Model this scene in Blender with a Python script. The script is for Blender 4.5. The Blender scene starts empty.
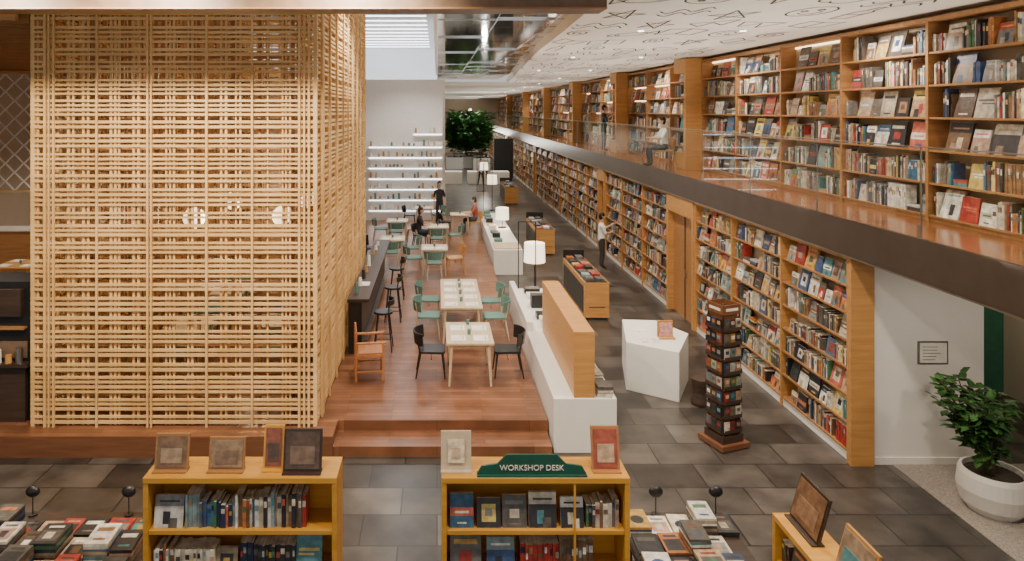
import bpy, math, random
from mathutils import Vector, Matrix
R=random.Random(11)
pi=math.pi
# ------------------------------------------------------------------ materials
def newmat(name):
    m=bpy.data.materials.new(name); m.use_nodes=True
    return m, m.node_tree.nodes, m.node_tree.links, m.node_tree.nodes['Principled BSDF']
def plain(name,col,rough=.5,metal=0,var=.12,scale=6,emit=0,spec=.5):
    m,n,l,b=newmat(name)
    tc=n.new('ShaderNodeTexCoord'); no=n.new('ShaderNodeTexNoise'); no.inputs['Scale'].default_value=scale; no.inputs['Detail'].default_value=4
    l.new(tc.outputs['Object'],no.inputs['Vector'])
    r=n.new('ShaderNodeValToRGB')
    r.color_ramp.elements[0].position=.3; r.color_ramp.elements[1].position=.7
    r.color_ramp.elements[0].color=tuple(c*(1-var) for c in col)+(1,)
    r.color_ramp.elements[1].color=tuple(min(1,c*(1+var)) for c in col)+(1,)
    l.new(no.outputs['Fac'],r.inputs['Fac']); l.new(r.outputs['Color'],b.inputs['Base Color'])
    b.inputs['Roughness'].default_value=rough; b.inputs['Metallic'].default_value=metal
    b.inputs['Specular IOR Level'].default_value=spec
    if emit:
        b.inputs['Emission Color'].default_value=tuple(col)+(1,); b.inputs['Emission Strength'].default_value=emit
    return m
def wood(name,c1,c2,rough=.45,sc=(1,12,12),scale=1.5):
    m,n,l,b=newmat(name)
    tc=n.new('ShaderNodeTexCoord'); mp=n.new('ShaderNodeMapping'); mp.inputs['Scale'].default_value=sc
    l.new(tc.outputs['Object'],mp.inputs['Vector'])
    no=n.new('ShaderNodeTexNoise'); no.inputs['Scale'].default_value=scale; no.inputs['Detail'].default_value=6; no.inputs['Distortion'].default_value=.6
    l.new(mp.outputs['Vector'],no.inputs['Vector'])
    r=n.new('ShaderNodeValToRGB'); r.color_ramp.elements[0].position=.3; r.color_ramp.elements[1].position=.72
    r.color_ramp.elements[0].color=tuple(c1)+(1,); r.color_ramp.elements[1].color=tuple(c2)+(1,)
    l.new(no.outputs['Fac'],r.inputs['Fac']); l.new(r.outputs['Color'],b.inputs['Base Color'])
    b.inputs['Roughness'].default_value=rough
    return m
def bricks(name,c1,c2,cm,w,h,mortar,rough,off=.5,rot=0,bump=.1,lo=.72,hi=1.3):
    m,n,l,b=newmat(name)
    tc=n.new('ShaderNodeTexCoord'); mp=n.new('ShaderNodeMapping'); mp.inputs['Rotation'].default_value=(0,0,rot)
    l.new(tc.outputs['Object'],mp.inputs['Vector'])
    br=n.new('ShaderNodeTexBrick'); br.offset=off
    br.inputs['Color1'].default_value=tuple(c1)+(1,); br.inputs['Color2'].default_value=tuple(c2)+(1,); br.inputs['Mortar'].default_value=tuple(cm)+(1,)
    br.inputs['Scale'].default_value=1; br.inputs['Mortar Size'].default_value=mortar; br.inputs['Brick Width'].default_value=w; br.inputs['Row Height'].default_value=h
    l.new(mp.outputs['Vector'],br.inputs['Vector'])
    no=n.new('ShaderNodeTexNoise'); no.inputs['Scale'].default_value=2.2; no.inputs['Detail'].default_value=8
    l.new(tc.outputs['Object'],no.inputs['Vector'])
    mr=n.new('ShaderNodeMapRange'); mr.inputs['From Min'].default_value=.3; mr.inputs['From Max'].default_value=.7; mr.inputs['To Min'].default_value=lo; mr.inputs['To Max'].default_value=hi
    l.new(no.outputs['Fac'],mr.inputs['Value'])
    mx=n.new('ShaderNodeMix'); mx.data_type='RGBA'; mx.blend_type='MULTIPLY'; mx.inputs['Factor'].default_value=1
    l.new(br.outputs['Color'],mx.inputs['A']); l.new(mr.outputs['Result'],mx.inputs['B'])
    l.new(mx.outputs['Result'],b.inputs['Base Color'])
    b.inputs['Roughness'].default_value=rough
    bp=n.new('ShaderNodeBump'); bp.inputs['Strength'].default_value=bump; bp.inputs['Distance'].default_value=.01
    l.new(no.outputs['Fac'],bp.inputs['Height']); l.new(bp.outputs['Normal'],b.inputs['Normal'])
    return m
def bookmat():
    m,n,l,b=newmat('book_covers')
    a=n.new('ShaderNodeAttribute'); a.attribute_name='Col'
    tc=n.new('ShaderNodeTexCoord'); no=n.new('ShaderNodeTexNoise'); no.inputs['Scale'].default_value=14; no.inputs['Detail'].default_value=3
    l.new(tc.outputs['Object'],no.inputs['Vector'])
    mr=n.new('ShaderNodeMapRange'); mr.inputs['From Min'].default_value=.35; mr.inputs['From Max'].default_value=.65; mr.inputs['To Min'].default_value=.7; mr.inputs['To Max'].default_value=1.25
    l.new(no.outputs['Fac'],mr.inputs['Value'])
    mx=n.new('ShaderNodeMix'); mx.data_type='RGBA'; mx.blend_type='MULTIPLY'; mx.inputs['Factor'].default_value=1
    l.new(a.outputs['Color'],mx.inputs['A']); l.new(mr.outputs['Result'],mx.inputs['B'])
    l.new(mx.outputs['Result'],b.inputs['Base Color']); b.inputs['Roughness'].default_value=.4
    return m
def glassmat(name,tint=(.95,.98,.97)):
    m,n,l,b=newmat(name)
    n.remove(b); out=n['Material Output']
    t=n.new('ShaderNodeBsdfTransparent'); t.inputs['Color'].default_value=tuple(tint)+(1,)
    g=n.new('ShaderNodeBsdfGlossy'); g.inputs['Roughness'].default_value=.02
    lw=n.new('ShaderNodeLayerWeight'); lw.inputs['Blend'].default_value=.5
    pw=n.new('ShaderNodeMath'); pw.operation='POWER'; pw.inputs[1].default_value=4
    ma=n.new('ShaderNodeMath'); ma.operation='MULTIPLY_ADD'; ma.inputs[1].default_value=.10; ma.inputs[2].default_value=.05
    l.new(lw.outputs['Facing'],pw.inputs[0]); l.new(pw.outputs[0],ma.inputs[0])
    ms=n.new('ShaderNodeMixShader'); l.new(ma.outputs[0],ms.inputs['Fac']); l.new(t.outputs['BSDF'],ms.inputs[1]); l.new(g.outputs['BSDF'],ms.inputs[2])
    l.new(ms.outputs['Shader'],out.inputs['Surface'])
    return m
OAK=wood('honey_oak',(.42,.20,.06),(.56,.29,.09))
OAKS=wood('shelf_oak',(.29,.135,.047),(.43,.215,.08))
YOAK=wood('yellow_oak',(.56,.265,.03),(.70,.355,.055),sc=(1,10,10))
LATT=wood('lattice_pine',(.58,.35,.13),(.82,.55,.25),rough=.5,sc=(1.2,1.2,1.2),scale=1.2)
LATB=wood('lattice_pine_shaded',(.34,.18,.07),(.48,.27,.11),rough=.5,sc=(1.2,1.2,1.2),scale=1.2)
PALE=wood('pale_maple',(.50,.39,.26),(.62,.50,.35),sc=(12,1,12))
RED=wood('armchair_teak',(.38,.15,.05),(.50,.22,.08))
PLATF=wood('platform_fascia',(.13,.05,.024),(.19,.08,.036))
DARKW=wood('dark_walnut',(.028,.017,.012),(.06,.035,.024))
FLOORT=bricks('slate_tile',(.026,.022,.020),(.095,.082,.072),(.012,.011,.01),.9,.6,.010,.30,lo=.55,hi=1.5)
FLOORW=bricks('plank_floor',(.15,.062,.032),(.25,.108,.054),(.05,.022,.012),1.4,.11,.003,.28,bump=.04)
MEZW=bricks('mezz_planks',(.22,.08,.03),(.30,.11,.042),(.12,.04,.02),1.4,.14,.003,.18,rot=pi/2,bump=.03)
TERR=plain('terrazzo',(.27,.24,.21),.6,var=.4,scale=60)
WHITE=plain('white_plaster',(.80,.78,.74),.7,var=.02,scale=2)
CREAM=plain('cream_board',(.52,.43,.31),.7,var=.04,scale=2)
CEILW=plain('ceiling_paint',(.84,.80,.74),.8,var=.02,scale=1)
CEILG=plain('glazed_ceiling',(.74,.80,.84),.12,.55,var=.15,scale=.6)
WLAC=plain('white_lacquer',(.80,.78,.74),.35,var=.02)
BLACK=plain('black_lacquer',(.012,.012,.013),.35,var=.1)
BRONZE=plain('bronze_fascia',(.075,.056,.044),.35,.4,var=.12,scale=3)
STEEL=plain('brushed_steel',(.35,.34,.33),.3,.9,var=.1)
TEAL=plain('teal_fabric',(.11,.21,.18),.7,var=.15,scale=30)
GREENW=plain('green_wall_paint',(.03,.13,.075),.7)
SIGNG=plain('sign_green',(.012,.085,.055),.45)
INK=plain('ink',(.04,.036,.033),.8)
PAPER=plain('paper',(.80,.77,.70),.7)
LEAF=plain('leaf',(.045,.13,.03),.45,var=.45,scale=9)
LEAFD=plain('leaf_dark',(.05,.15,.04),.5,var=.5,scale=5)
SOIL=plain('soil',(.03,.02,.012),.9)
POTM=plain('pot_ceramic',(.66,.64,.60),.5,var=.03)
STEM=plain('stem',(.12,.08,.04),.8)
MIRROR=plain('mirror_panel',(.70,.70,.70),.06,.95,var=.35,scale=.9)
BEAM=plain('beam_brown',(.16,.10,.065),.5,var=.2)
SLATC=plain('slat_ceiling',(.10,.065,.04),.6,var=.25)
SHADE=plain('lamp_shade',(1,.86,.62),.7,var=.02,emit=2.2)
STRIP=plain('led_strip',(1,.78,.48),.5,var=.01,emit=5)
STRIPW=plain('led_white',(.95,.97,1),.5,var=.01,emit=6)
GLOWW=plain('backlit_panel',(.86,.93,1),.5,var=.06,scale=.7,emit=.9)
GLASS=glassmat('railing_glass')
BOOK=bookmat()
SKIN=plain('skin',(.62,.38,.26),.5,var=.04); HAIR=plain('hair',(.012,.009,.008),.5); LIP=plain('lip',(.45,.16,.13),.5)
SHW=plain('shirt_white',(.82,.81,.79),.8,var=.05); SHB=plain('shirt_black',(.02,.02,.023),.8); SHG=plain('shirt_grey',(.30,.31,.33),.8); SHR=plain('shirt_rust',(.35,.08,.05),.8)
PNT=plain('trousers',(.035,.035,.045),.8); SHOE=plain('shoe',(.02,.018,.016),.5)

# ------------------------------------------------------------------ builder
class MB:
    def __init__(s): s.v=[];s.f=[];s.m=[];s.c=[];s.mats=[]
    def mi(s,mat):
        if mat not in s.mats: s.mats.append(mat)
        return s.mats.index(mat)
    def face(s,pts,mat,col=(1,1,1)):
        b=len(s.v); s.v.extend(pts); s.f.append(tuple(range(b,b+len(pts)))); s.m.append(s.mi(mat)); s.c.append(col)
    def box(s,x0,x1,y0,y1,z0,z1,mat,col=(1,1,1),T=None,ku=0,kv=0,M=None,top=None):
        b=len(s.v)
        P=[(x0,y0,z0),(x1,y0,z0),(x1,y1,z0),(x0,y1,z0)]
        dz=z1-z0
        P+=[(p[0]+ku*dz,p[1]+kv*dz,z1) for p in P]
        if M is not None: P=[tuple(M@Vector(p)) for p in P]
        if T is not None: P=[T(*p) for p in P]
        s.v.extend(P); i=s.mi(mat)
        for k,q in enumerate(((0,3,2,1),(4,5,6,7),(0,1,5,4),(1,2,6,5),(2,3,7,6),(3,0,4,7))):
            s.f.append(tuple(b+a for a in q)); s.m.append(i); s.c.append(top if (top and k==1) else col)
    def cyl(s,p0,p1,r0,r1,mat,n=12,col=(1,1,1),cap=True):
        p0=Vector(p0);p1=Vector(p1);d=(p1-p0).normalized()
        a=d.orthogonal().normalized(); c=d.cross(a); b=len(s.v); i=s.mi(mat)
        for p,r in((p0,r0),(p1,r1)):
            for k in range(n):
                t=2*pi*k/n; s.v.append(tuple(p+a*r*math.cos(t)+c*r*math.sin(t)))
        for k in range(n):
            s.f.append((b+k,b+(k+1)%n,b+n+(k+1)%n,b+n+k)); s.m.append(i); s.c.append(col)
        if cap:
            s.f.append(tuple(b+n-1-k for k in range(n))); s.m.append(i); s.c.append(col)
            s.f.append(tuple(b+n+k for k in range(n))); s.m.append(i); s.c.append(col)
    def lathe(s,prof,cx,cy,mat,n=32,z0=0):
        b=len(s.v); i=s.mi(mat)
        for r,z in prof:
            for k in range(n):
                t=2*pi*k/n; s.v.append((cx+r*math.cos(t),cy+r*math.sin(t),z0+z))
        for j in range(len(prof)-1):
            for k in range(n):
                s.f.append((b+j*n+k,b+j*n+(k+1)%n,b+(j+1)*n+(k+1)%n,b+(j+1)*n+k)); s.m.append(i); s.c.append((1,1,1))
    def ball(s,c,r,mat,n=12,zmin=-1):
        rx,ry,rz=r if isinstance(r,tuple) else (r,r,r); b=len(s.v); i=s.mi(mat); m=n//2+1
        for j in range(m+1):
            ph=-pi/2+pi*j/m
            if math.sin(ph)<zmin: ph=math.asin(zmin)
            for k in range(n):
                t=2*pi*k/n; s.v.append((c[0]+rx*math.cos(ph)*math.cos(t),c[1]+ry*math.cos(ph)*math.sin(t),c[2]+rz*math.sin(ph)))
        for j in range(m):
            for k in range(n):
                s.f.append((b+j*n+k,b+j*n+(k+1)%n,b+(j+1)*n+(k+1)%n,b+(j+1)*n+k)); s.m.append(i); s.c.append((1,1,1))
    def prism(s,pts,z0,z1,mat,topmat=None):
        n=len(pts); b=len(s.v); s.v.extend([(p[0],p[1],z0) for p in pts]+[(p[0],p[1],z1) for p in pts]); i=s.mi(mat)
        for k in range(n): s.f.append((b+k,b+(k+1)%n,b+n+(k+1)%n,b+n+k)); s.m.append(i); s.c.append((1,1,1))
        s.f.append(tuple(b+n-1-k for k in range(n))); s.m.append(i); s.c.append((1,1,1))
        s.f.append(tuple(b+n+k for k in range(n))); s.m.append(s.mi(topmat or mat)); s.c.append((1,1,1))
    def arc(s,cx,cy,r,a0,a1,z0,z1,t,mat,n=10,lean=0):
        for k in range(n):
            A=a0+(a1-a0)*k/n;B=a0+(a1-a0)*(k+1)/n
            def P(a,rr,z,l): return (cx+(rr+l)*math.cos(a),cy+(rr+l)*math.sin(a),z)
            q=[P(A,r,z0,0),P(B,r,z0,0),P(B,r+t,z0,0),P(A,r+t,z0,0),P(A,r,z1,lean),P(B,r,z1,lean),P(B,r+t,z1,lean),P(A,r+t,z1,lean)]
            b=len(s.v); s.v.extend(q); i=s.mi(mat)
            for f in((0,3,2,1),(4,5,6,7),(0,1,5,4),(1,2,6,5),(2,3,7,6),(3,0,4,7)):
                s.f.append(tuple(b+a for a in f)); s.m.append(i); s.c.append((1,1,1))
    def mesh(s,name,smooth=False):
        me=bpy.data.meshes.new(name); me.from_pydata(s.v,[],s.f)
        for m in s.mats: me.materials.append(m)
        me.polygons.foreach_set('material_index',s.m)
        at=me.color_attributes.new('Col','FLOAT_COLOR','CORNER')
        buf=[]
        for f,c in zip(s.f,s.c): buf.extend((c[0],c[1],c[2],1.0)*len(f))
        at.data.foreach_set('color',buf)
        if smooth: me.polygons.foreach_set('use_smooth',[True]*len(s.f))
        me.update(); return me
    def finish(s,name,loc=(0,0,0),rot=0,bevel=0,smooth=False):
        return place(s.mesh(name,smooth),name,loc,rot,bevel)
def place(me,name,loc=(0,0,0),rot=0,bevel=0):
    o=bpy.data.objects.new(name,me); bpy.context.scene.collection.objects.link(o)
    o.location=loc; o.rotation_euler=(0,0,rot)
    if bevel:
        b=o.modifiers.new('Bevel','BEVEL'); b.width=bevel; b.segments=2; b.limit_method='ANGLE'
    return o
def room(name,*a):
    mb=MB(); mb.box(*a); return mb.finish(name)

# ------------------------------------------------------------------ books
PAL=[(.60,.54,.43)]*4+[(.74,.71,.65)]*4+[(.03,.03,.035)]*5+[(.10,.09,.08)]*4+[(.36,.04,.03)]*2+[(.45,.16,.05),(.55,.33,.07),(.66,.50,.14),(.04,.08,.20),(.05,.15,.28),(.08,.24,.27),(.06,.17,.08),(.26,.14,.07),(.16,.09,.05),(.12,.07,.045),(.42,.30,.18),(.26,.26,.26),(.18,.17,.16),(.46,.39,.29),(.50,.12,.08),(.24,.33,.34),(.02,.04,.09),(.45,.28,.20),(.34,.23,.15)]
def bc(): 
    c=R.choice(PAL); k=R.uniform(.7,1.12); return tuple(min(.9,x*k) for x in c)
CR=(.64,.57,.45)
def cover(mb,T,u,w,v,z,h,c,kv,det=2):
    th=R.uniform(.015,.035)
    mb.box(u,u+w,v,v+th,z,z+h,BOOK,c,T=T,kv=kv,top=CR)
    if det<1: return
    d=.002
    def q(a0,a1,b0,b1,col,o=d):
        P=[(u+a0*w,v-o+kv*b0*h,z+b0*h),(u+a1*w,v-o+kv*b0*h,z+b0*h),(u+a1*w,v-o+kv*b1*h,z+b1*h),(u+a0*w,v-o+kv*b1*h,z+b1*h)]
        mb.face([T(*p) for p in P],BOOK,col)
    c2=bc(); st=R.random()
    if st<.35:
        q(0,1,.0,.66,c2); q(.15,.85,.78,.84,bc()); q(.3,.55,.12,.5,bc(),d*2); q(.5,.8,.0,.3,bc(),d*2)
    elif st<.6: q(0,1,.35,.6,c2); q(.2,.8,.43,.50,bc(),d*2); q(.3,.7,.12,.17,bc())
    elif st<.75: q(.2,.8,.2,.8,c2); q(.35,.65,.4,.65,bc(),d*2)
    elif st<.9: q(.12,.88,.72,.84,c2); q(.25,.75,.1,.15,c2); q(.3,.7,.3,.58,bc())
    else: q(.1,.9,.55,.62,c2); q(.1,.7,.45,.50,c2)
def fill(mb,T,u0,u1,z,hm,v0,facep=.3,det=2,dens=.94,wmin=.15,wmax=.24):
    u=u0+.01
    while u<u1-.05:
        r=R.random()
        if r<facep:
            w=R.uniform(wmin,wmax); h=min(hm*.94,w*R.uniform(1.0,1.45))
            if u+w>u1: break
            cover(mb,T,u,w,v0+.02,z,h,bc(),R.uniform(.15,.3),det); u+=w+R.uniform(.01,.05)
        elif r>dens:
            g=R.uniform(.06,.18)
            if R.random()<.5 and u+.16<u1 and det>0: mb.cyl(T(u+.08,v0+.1,z),T(u+.08,v0+.1,z+R.uniform(.3,.7)*hm),.05,R.choice([.02,.04,.055]),BOOK,n=10,col=bc()); g=.17
            u+=g
        elif r>dens-.06:
            w=R.uniform(.2,.26); 
            if u+w>u1: break
            zz=z
            for k in range(R.randint(2,5)):
                t=R.uniform(.02,.045)
                if zz+t>z+hm*.8: break
                mb.box(u,u+w,v0+.02,v0+.2,zz,zz+t,BOOK,bc(),T=T); zz+=t
            u+=w+.02
        else:
            n=R.randint(3,11); hb=R.uniform(.58,.92)*hm; series=R.random()<.25; cs=bc()
            for k in range(n):
                t=R.uniform(.018,.045)*(1 if det>0 else 1.8)
                if u+t>u1: break
                h=min(hm*.95,hb*R.uniform(.86,1.1)) if not series else hb
                c=cs if series else bc(); vv=v0+R.uniform(.01,.04)
                mb.box(u,u+t-.002,vv,vv+.17,z,z+h,BOOK,c,T=T,top=CR)
                if det>1 and t>.022:
                    a=R.uniform(.5,.7); P=[(u+.003,vv-.002,z+a*h),(u+t-.005,vv-.002,z+a*h),(u+t-.005,vv-.002,z+(a+.2)*h),(u+.003,vv-.002,z+(a+.2)*h)]
                    mb.face([T(*p) for p in P],BOOK,bc())
                u+=t
def shelving(T,U,z0,H,D,nrow,bayw,frame,board,back,facep=.3,det=2,name='wall_bookcase',bname='shelved_books',niche=.0,plinth=.12,endt=.05,pt=.035,wmin=.15,wmax=.24):
    fr=MB(); bk=MB(); nb=max(1,round(U/bayw)); bw=U/nb
    fr.box(0,U,D-.02,D,z0,z0+H,back,T=T)
    fr.box(0,U,.03,D-.02,z0,z0+plinth,WLAC if plinth>.1 else board,T=T)
    zt=z0+plinth; rh=(H-plinth-.06)/nrow
    fr.box(0,U,0,D,z0+H-.06,z0+H,frame,T=T)
    for b in range(nb+1):
        t=endt if b in(0,nb) else pt
        x=min(max(b*bw-t/2,0),U-t); fr.box(x,x+t,-.006,D-.02,z0,z0+H-.06,frame,T=T)
    for b in range(nb):
        a=b*bw+endt; e=(b+1)*bw-endt; nrows=R.sample(range(2,nrow),1) if niche>.05 and R.random()<.55 else []
        for r in range(nrow):
            z=zt+r*rh
            fr.box(a-.03,e+.03,.004,D-.02,z,z+.028,board,T=T)
            zz=z+.028; hm=rh-.05
            if r in nrows or R.random()<niche*.2:
                fr.box(a+.02,e-.02,D-.06,D-.03,z+rh-.03,z+rh-.002,STRIP,T=T)
                uu=a+.05
                while uu<e-.4:
                    w=R.uniform(.25,.42); cover(bk,T,uu,w,.06,zz,min(hm*.95,w*R.uniform(.8,1.25)),bc(),.2,det); uu+=w+R.uniform(.03,.25)
            else: fill(bk,T,a,e,zz,hm,.01,facep*(1.7 if R.random()<.3 else .7),det,.94,wmin,wmax)
    fr.finish(name); bk.finish(bname)

# ------------------------------------------------------------------ ROOM
FAR=80
room('floor',-15,10,-2,FAR,-.2,0,FLOORT)
room('floor_terrazzo',6.42,10,-2,9.6,.0,.006,TERR)
mb=MB(); mb.box(-15,1.68,10.3,30,.0,.3,FLOORW); mb.box(-15,-1.5,9.8,10.3,.0,.3,FLOORW); mb.finish('floor_platform')
mb=MB(); mb.box(-1.5,1.66,9.8,10.3,0,.15,FLOORW); mb.finish('platform_step')
mb=MB(); mb.box(-15,-1.5,9.775,9.8,0,.3,PLATF); mb.finish('trim_platform')
room('wall_left',-15.2,-15,-2,FAR,0,7.8,CREAM)
room('wall_back',-15,10,FAR,FAR+.2,0,7.8,CREAM)
room('wall_right',10,10.2,-2,FAR,0,6.5,CREAM)
room('wall_lower_right',6.14,6.3,9.75,FAR,0,2.97,WHITE)
room('wall_end_right',6.14,7.72,9.6,9.75,0,2.97,WHITE)
room('wall_green',7.72,10,12,12.15,0,2.97,GREENW)
room('wall_upper_right',7.34,7.5,2,FAR,3.42,6.4,CREAM)
room('baseboard_right',6.14,7.72,9.585,9.6,0,.10,WLAC)
mb=MB(); mb.box(5.8,10,0,FAR,2.97,3.4,CREAM); mb.finish('mezzanine_slab')
mb=MB(); mb.box(5.8,7.34,0,FAR,3.4,3.42,MEZW); mb.finish('floor_mezzanine')
mb=MB(); mb.box(5.76,5.80,0,FAR,2.95,3.46,BRONZE); mb.box(5.76,5.83,0,FAR,2.93,2.955,STEEL); mb.finish('trim_mezzanine_fascia')
edge=[(1.95,-2),(2.0,8),(2.1,9),(2.25,12),(2.4,16),(2.9,24),(3.6,34),(4.3,43),(4.6,60),(4.6,FAR)]
mb=MB(); mb.prism(edge+[(10,FAR),(10,-2)],6.4,6.75,CEILW); mb.finish('ceiling')
room('ceiling_entry',-15,1.95,-2,8,6.6,6.8,CEILW)
room('ceiling_main',-15,0.0,8,36,7.6,7.8,CEILG)
room('ceiling_far',-15,4.7,36,FAR,6.3,6.5,CEILW)
mb=MB()
for i in range(28):
    y=8+i*1.0
    for j in range(3):
        x=0.02+j*1.05; mb.box(x,x+1.03,y,y+.98,6.58+R.choice([0,.015,.03]),6.63,MIRROR,kv=0)
mb.finish('ceiling_mirror_panels')
room('trim_ceiling_drop',-.06,.0,8,36,6.5,7.6,WLAC)
mb=MB(); mb.box(-15,1.9,7.6,8.0,6.13,6.6,BEAM); mb.box(-15,1.9,7.59,7.6,6.13,6.15,OAKS); mb.finish('trim_beam')
mb=MB(); mb.box(-15,-6.2,10,30,6.5,6.6,SLATC)
for i in range(60): mb.box(-15,-6.2,10+i*.33,10.06+i*.33,6.32,6.5,OAK)
mb.finish('ceiling_slats')
mb=MB()
for i in range(18):
    mb.box(-1.7 if i<7 else -3.4,-.3,10.6+i*1.02,10.66+i*1.02,7.585,7.6,STRIPW)
mb.finish('ceiling_light_lines')
# ceiling doodle mural
mb=MB(); Zc=6.396
def ribbon(pts,w=.030):
    for a,b in zip(pts,pts[1:]):
        a=Vector(a);b=Vector(b);d=b-a
        if d.length<1e-5: continue
        d.normalize(); n=Vector((-d.y,d.x))*w/2; a2=a-d*w*.3;b2=b+d*w*.3
        mb.face([(p.x,p.y,Zc) for p in (a2+n,b2+n,b2-n,a2-n)],INK)
def doodle(cx,cy,s,sy):
    k=R.randint(0,8); an=R.choice([0,pi])+R.uniform(-.5,.5); ca,sa=math.cos(an),math.sin(an)
    def P(L): ribbon([(cx+s*(x*ca-y*sa),cy+sy*(x*sa+y*ca)) for x,y in L])
    def C(x,y,r,ry=None,a0=0,a1=2*pi,n=18): P([(x+r*math.cos(a0+(a1-a0)*i/n),y+(ry or r)*math.sin(a0+(a1-a0)*i/n)) for i in range(n+1)])
    if k==0:
        P([(-.5,-.3),(0,-.2),(.5,-.3),(.5,.3),(0,.4),(-.5,.3),(-.5,-.3)]);P([(0,-.2),(0,.4)])
    elif k==1:
        C(0,0,.4);C(-.13,.1,.05);C(.13,.1,.05);C(0,-.02,.2,a0=pi*1.1,a1=pi*1.9,n=8)
    elif k==2:
        P([(x/10-.6,.15*math.sin(x*1.1)) for x in range(13)]);P([(x/10-.6,.3+.15*math.sin(x*1.1)) for x in range(13)])
    elif k==3:
        P([(.5*math.cos(i*pi*.8+pi/2),.5*math.sin(i*pi*.8+pi/2)) for i in range(6)])
    elif k==4:
        C(-.25,0,.22,a0=pi*.5,a1=pi*1.5);C(0,.15,.25,a0=0,a1=pi);C(.28,0,.2,a0=-pi/2,a1=pi/2);P([(-.25,-.22),(.28,-.2)])
    elif k==5:
        C(0,0,.5,.2);C(.25,0,.05);P([(-.5,0),(-.75,.2),(-.75,-.2),(-.5,0)])
    elif k==6:
        P([(-.2,-.5),(-.2,.1),(-.08,.25),(-.08,.5),(.08,.5),(.08,.25),(.2,.1),(.2,-.5),(-.2,-.5)]);P([(-.2,-.1),(.2,-.1)])
    elif k==7:
        P([(.04*i*math.cos(i*.5)*.35,.04*i*math.sin(i*.5)*.35) for i in range(30)]);
    else:
        P([(-.6,-.2),(-.3,.3),(0,-.1),(.3,.35),(.6,-.2),(-.6,-.2)])
y=8.6
while y<40:
    sx=.72; sy=1.15+(y-8)*.06
    x=2.55+max(0,(y-14)*.07)+R.uniform(0,.3)
    while x<6.8:
        doodle(x,y+R.uniform(-.2,.2)*sy,sx*R.uniform(.75,1.0),sy*R.uniform(.75,.95)); x+=sx*R.uniform(1.05,1.35)
    y+=sy*1.02
mb.finish('ceiling_mural')
mb=MB()
for y in range(12,70,6):
    for x in (3.6,5.4):
        if x>1.95+ (y-8)*.06+.5: mb.cyl((x,y,6.385),(x,y,6.4),.05,.05,STRIPW,n=12)
mb.finish('recessed_downlights')

# ------------------------------------------------------------------ right shelving
def Tl(y0): return lambda u,v,z:(5.83+v,y0+u,z)
def Tu(y0): return lambda u,v,z:(7.0+v,y0+u,z)
for (a,b,det) in ((9.6,15.4,2),(17.2,23.6,1),(24.6,40,1),(41,56,0),(57,78,0)):
    shelving(Tl(a),b-a,0,2.93,.3,7,1.9 if a<24 else 2.0,OAK,OAKS,CREAM,facep=.6,det=det,niche=.03,plinth=.14,endt=.07,wmin=.15,wmax=.28)
for (a,b) in ((15.4,17.2),(23.6,24.6),(40,41),(56,57)):
    mb=MB(); mb.box(5.80,6.139,a+.01,a+.12,0,2.93,OAK); mb.box(5.80,6.139,b-.12,b-.01,0,2.93,OAK); mb.box(5.95,6.139,a+.12,b-.12,0,2.93,OAKS); mb.box(5.80,5.95,a+.12,b-.12,2.5,2.93,OAK)
    if b-a>1.5: mb.box(5.93,5.95,a+.88,a+.90,0,2.5,DARKW); mb.box(5.91,5.95,a+.8,a+.83,1.0,1.2,STEEL)
    mb.finish('wood_portal')
mb=MB(); mb.box(5.81,6.138,9.54,9.595,0,2.93,OAK); mb.finish('bookcase_end_panel')
fins=[3.5,18,25,33,42,52,64,78]
for i in range(len(fins)-1):
    a=fins[i]+(.16 if i else 0); b=fins[i+1]
    shelving(Tu(a),b-a-.005,3.42,2.9,.32,6,2.1 if a<30 else 2.6,OAKS,OAKS,CREAM,facep=.38,det=2 if a<10 else (1 if a<26 else 0),niche=.2 if a<10 else .1,plinth=.06,pt=.05,wmin=.17,wmax=.40)
for y in fins[1:-1]:
    mb=MB(); mb.box(6.58,7.33,y,y+.15,3.42,6.38,OAK); mb.box(6.58,6.98,y+.15,y+.9,6.0,6.38,OAK); mb.box(6.6,6.98,y+.15,y+.9,3.42,3.85,OAK); mb.finish('wood_bay_fin')
mb=MB(); y=1.5
while y<76:
    e=y+2.22; mb.box(5.785,5.797,y+.01,e-.01,3.46,4.55,GLASS); y=e
mb.finish('glass_railing')
mb=MB(); y=1.5
while y<76:
    mb.box(5.775,5.784,y-.012,y+.012,3.46,3.62,STEEL); mb.box(5.80,5.812,y-.008,y+.008,3.47,4.56,STEEL); y+=2.22
mb.box(5.78,5.805,1.5,76,4.551,4.565,STEEL)
mb.finish('railing_posts')

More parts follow.
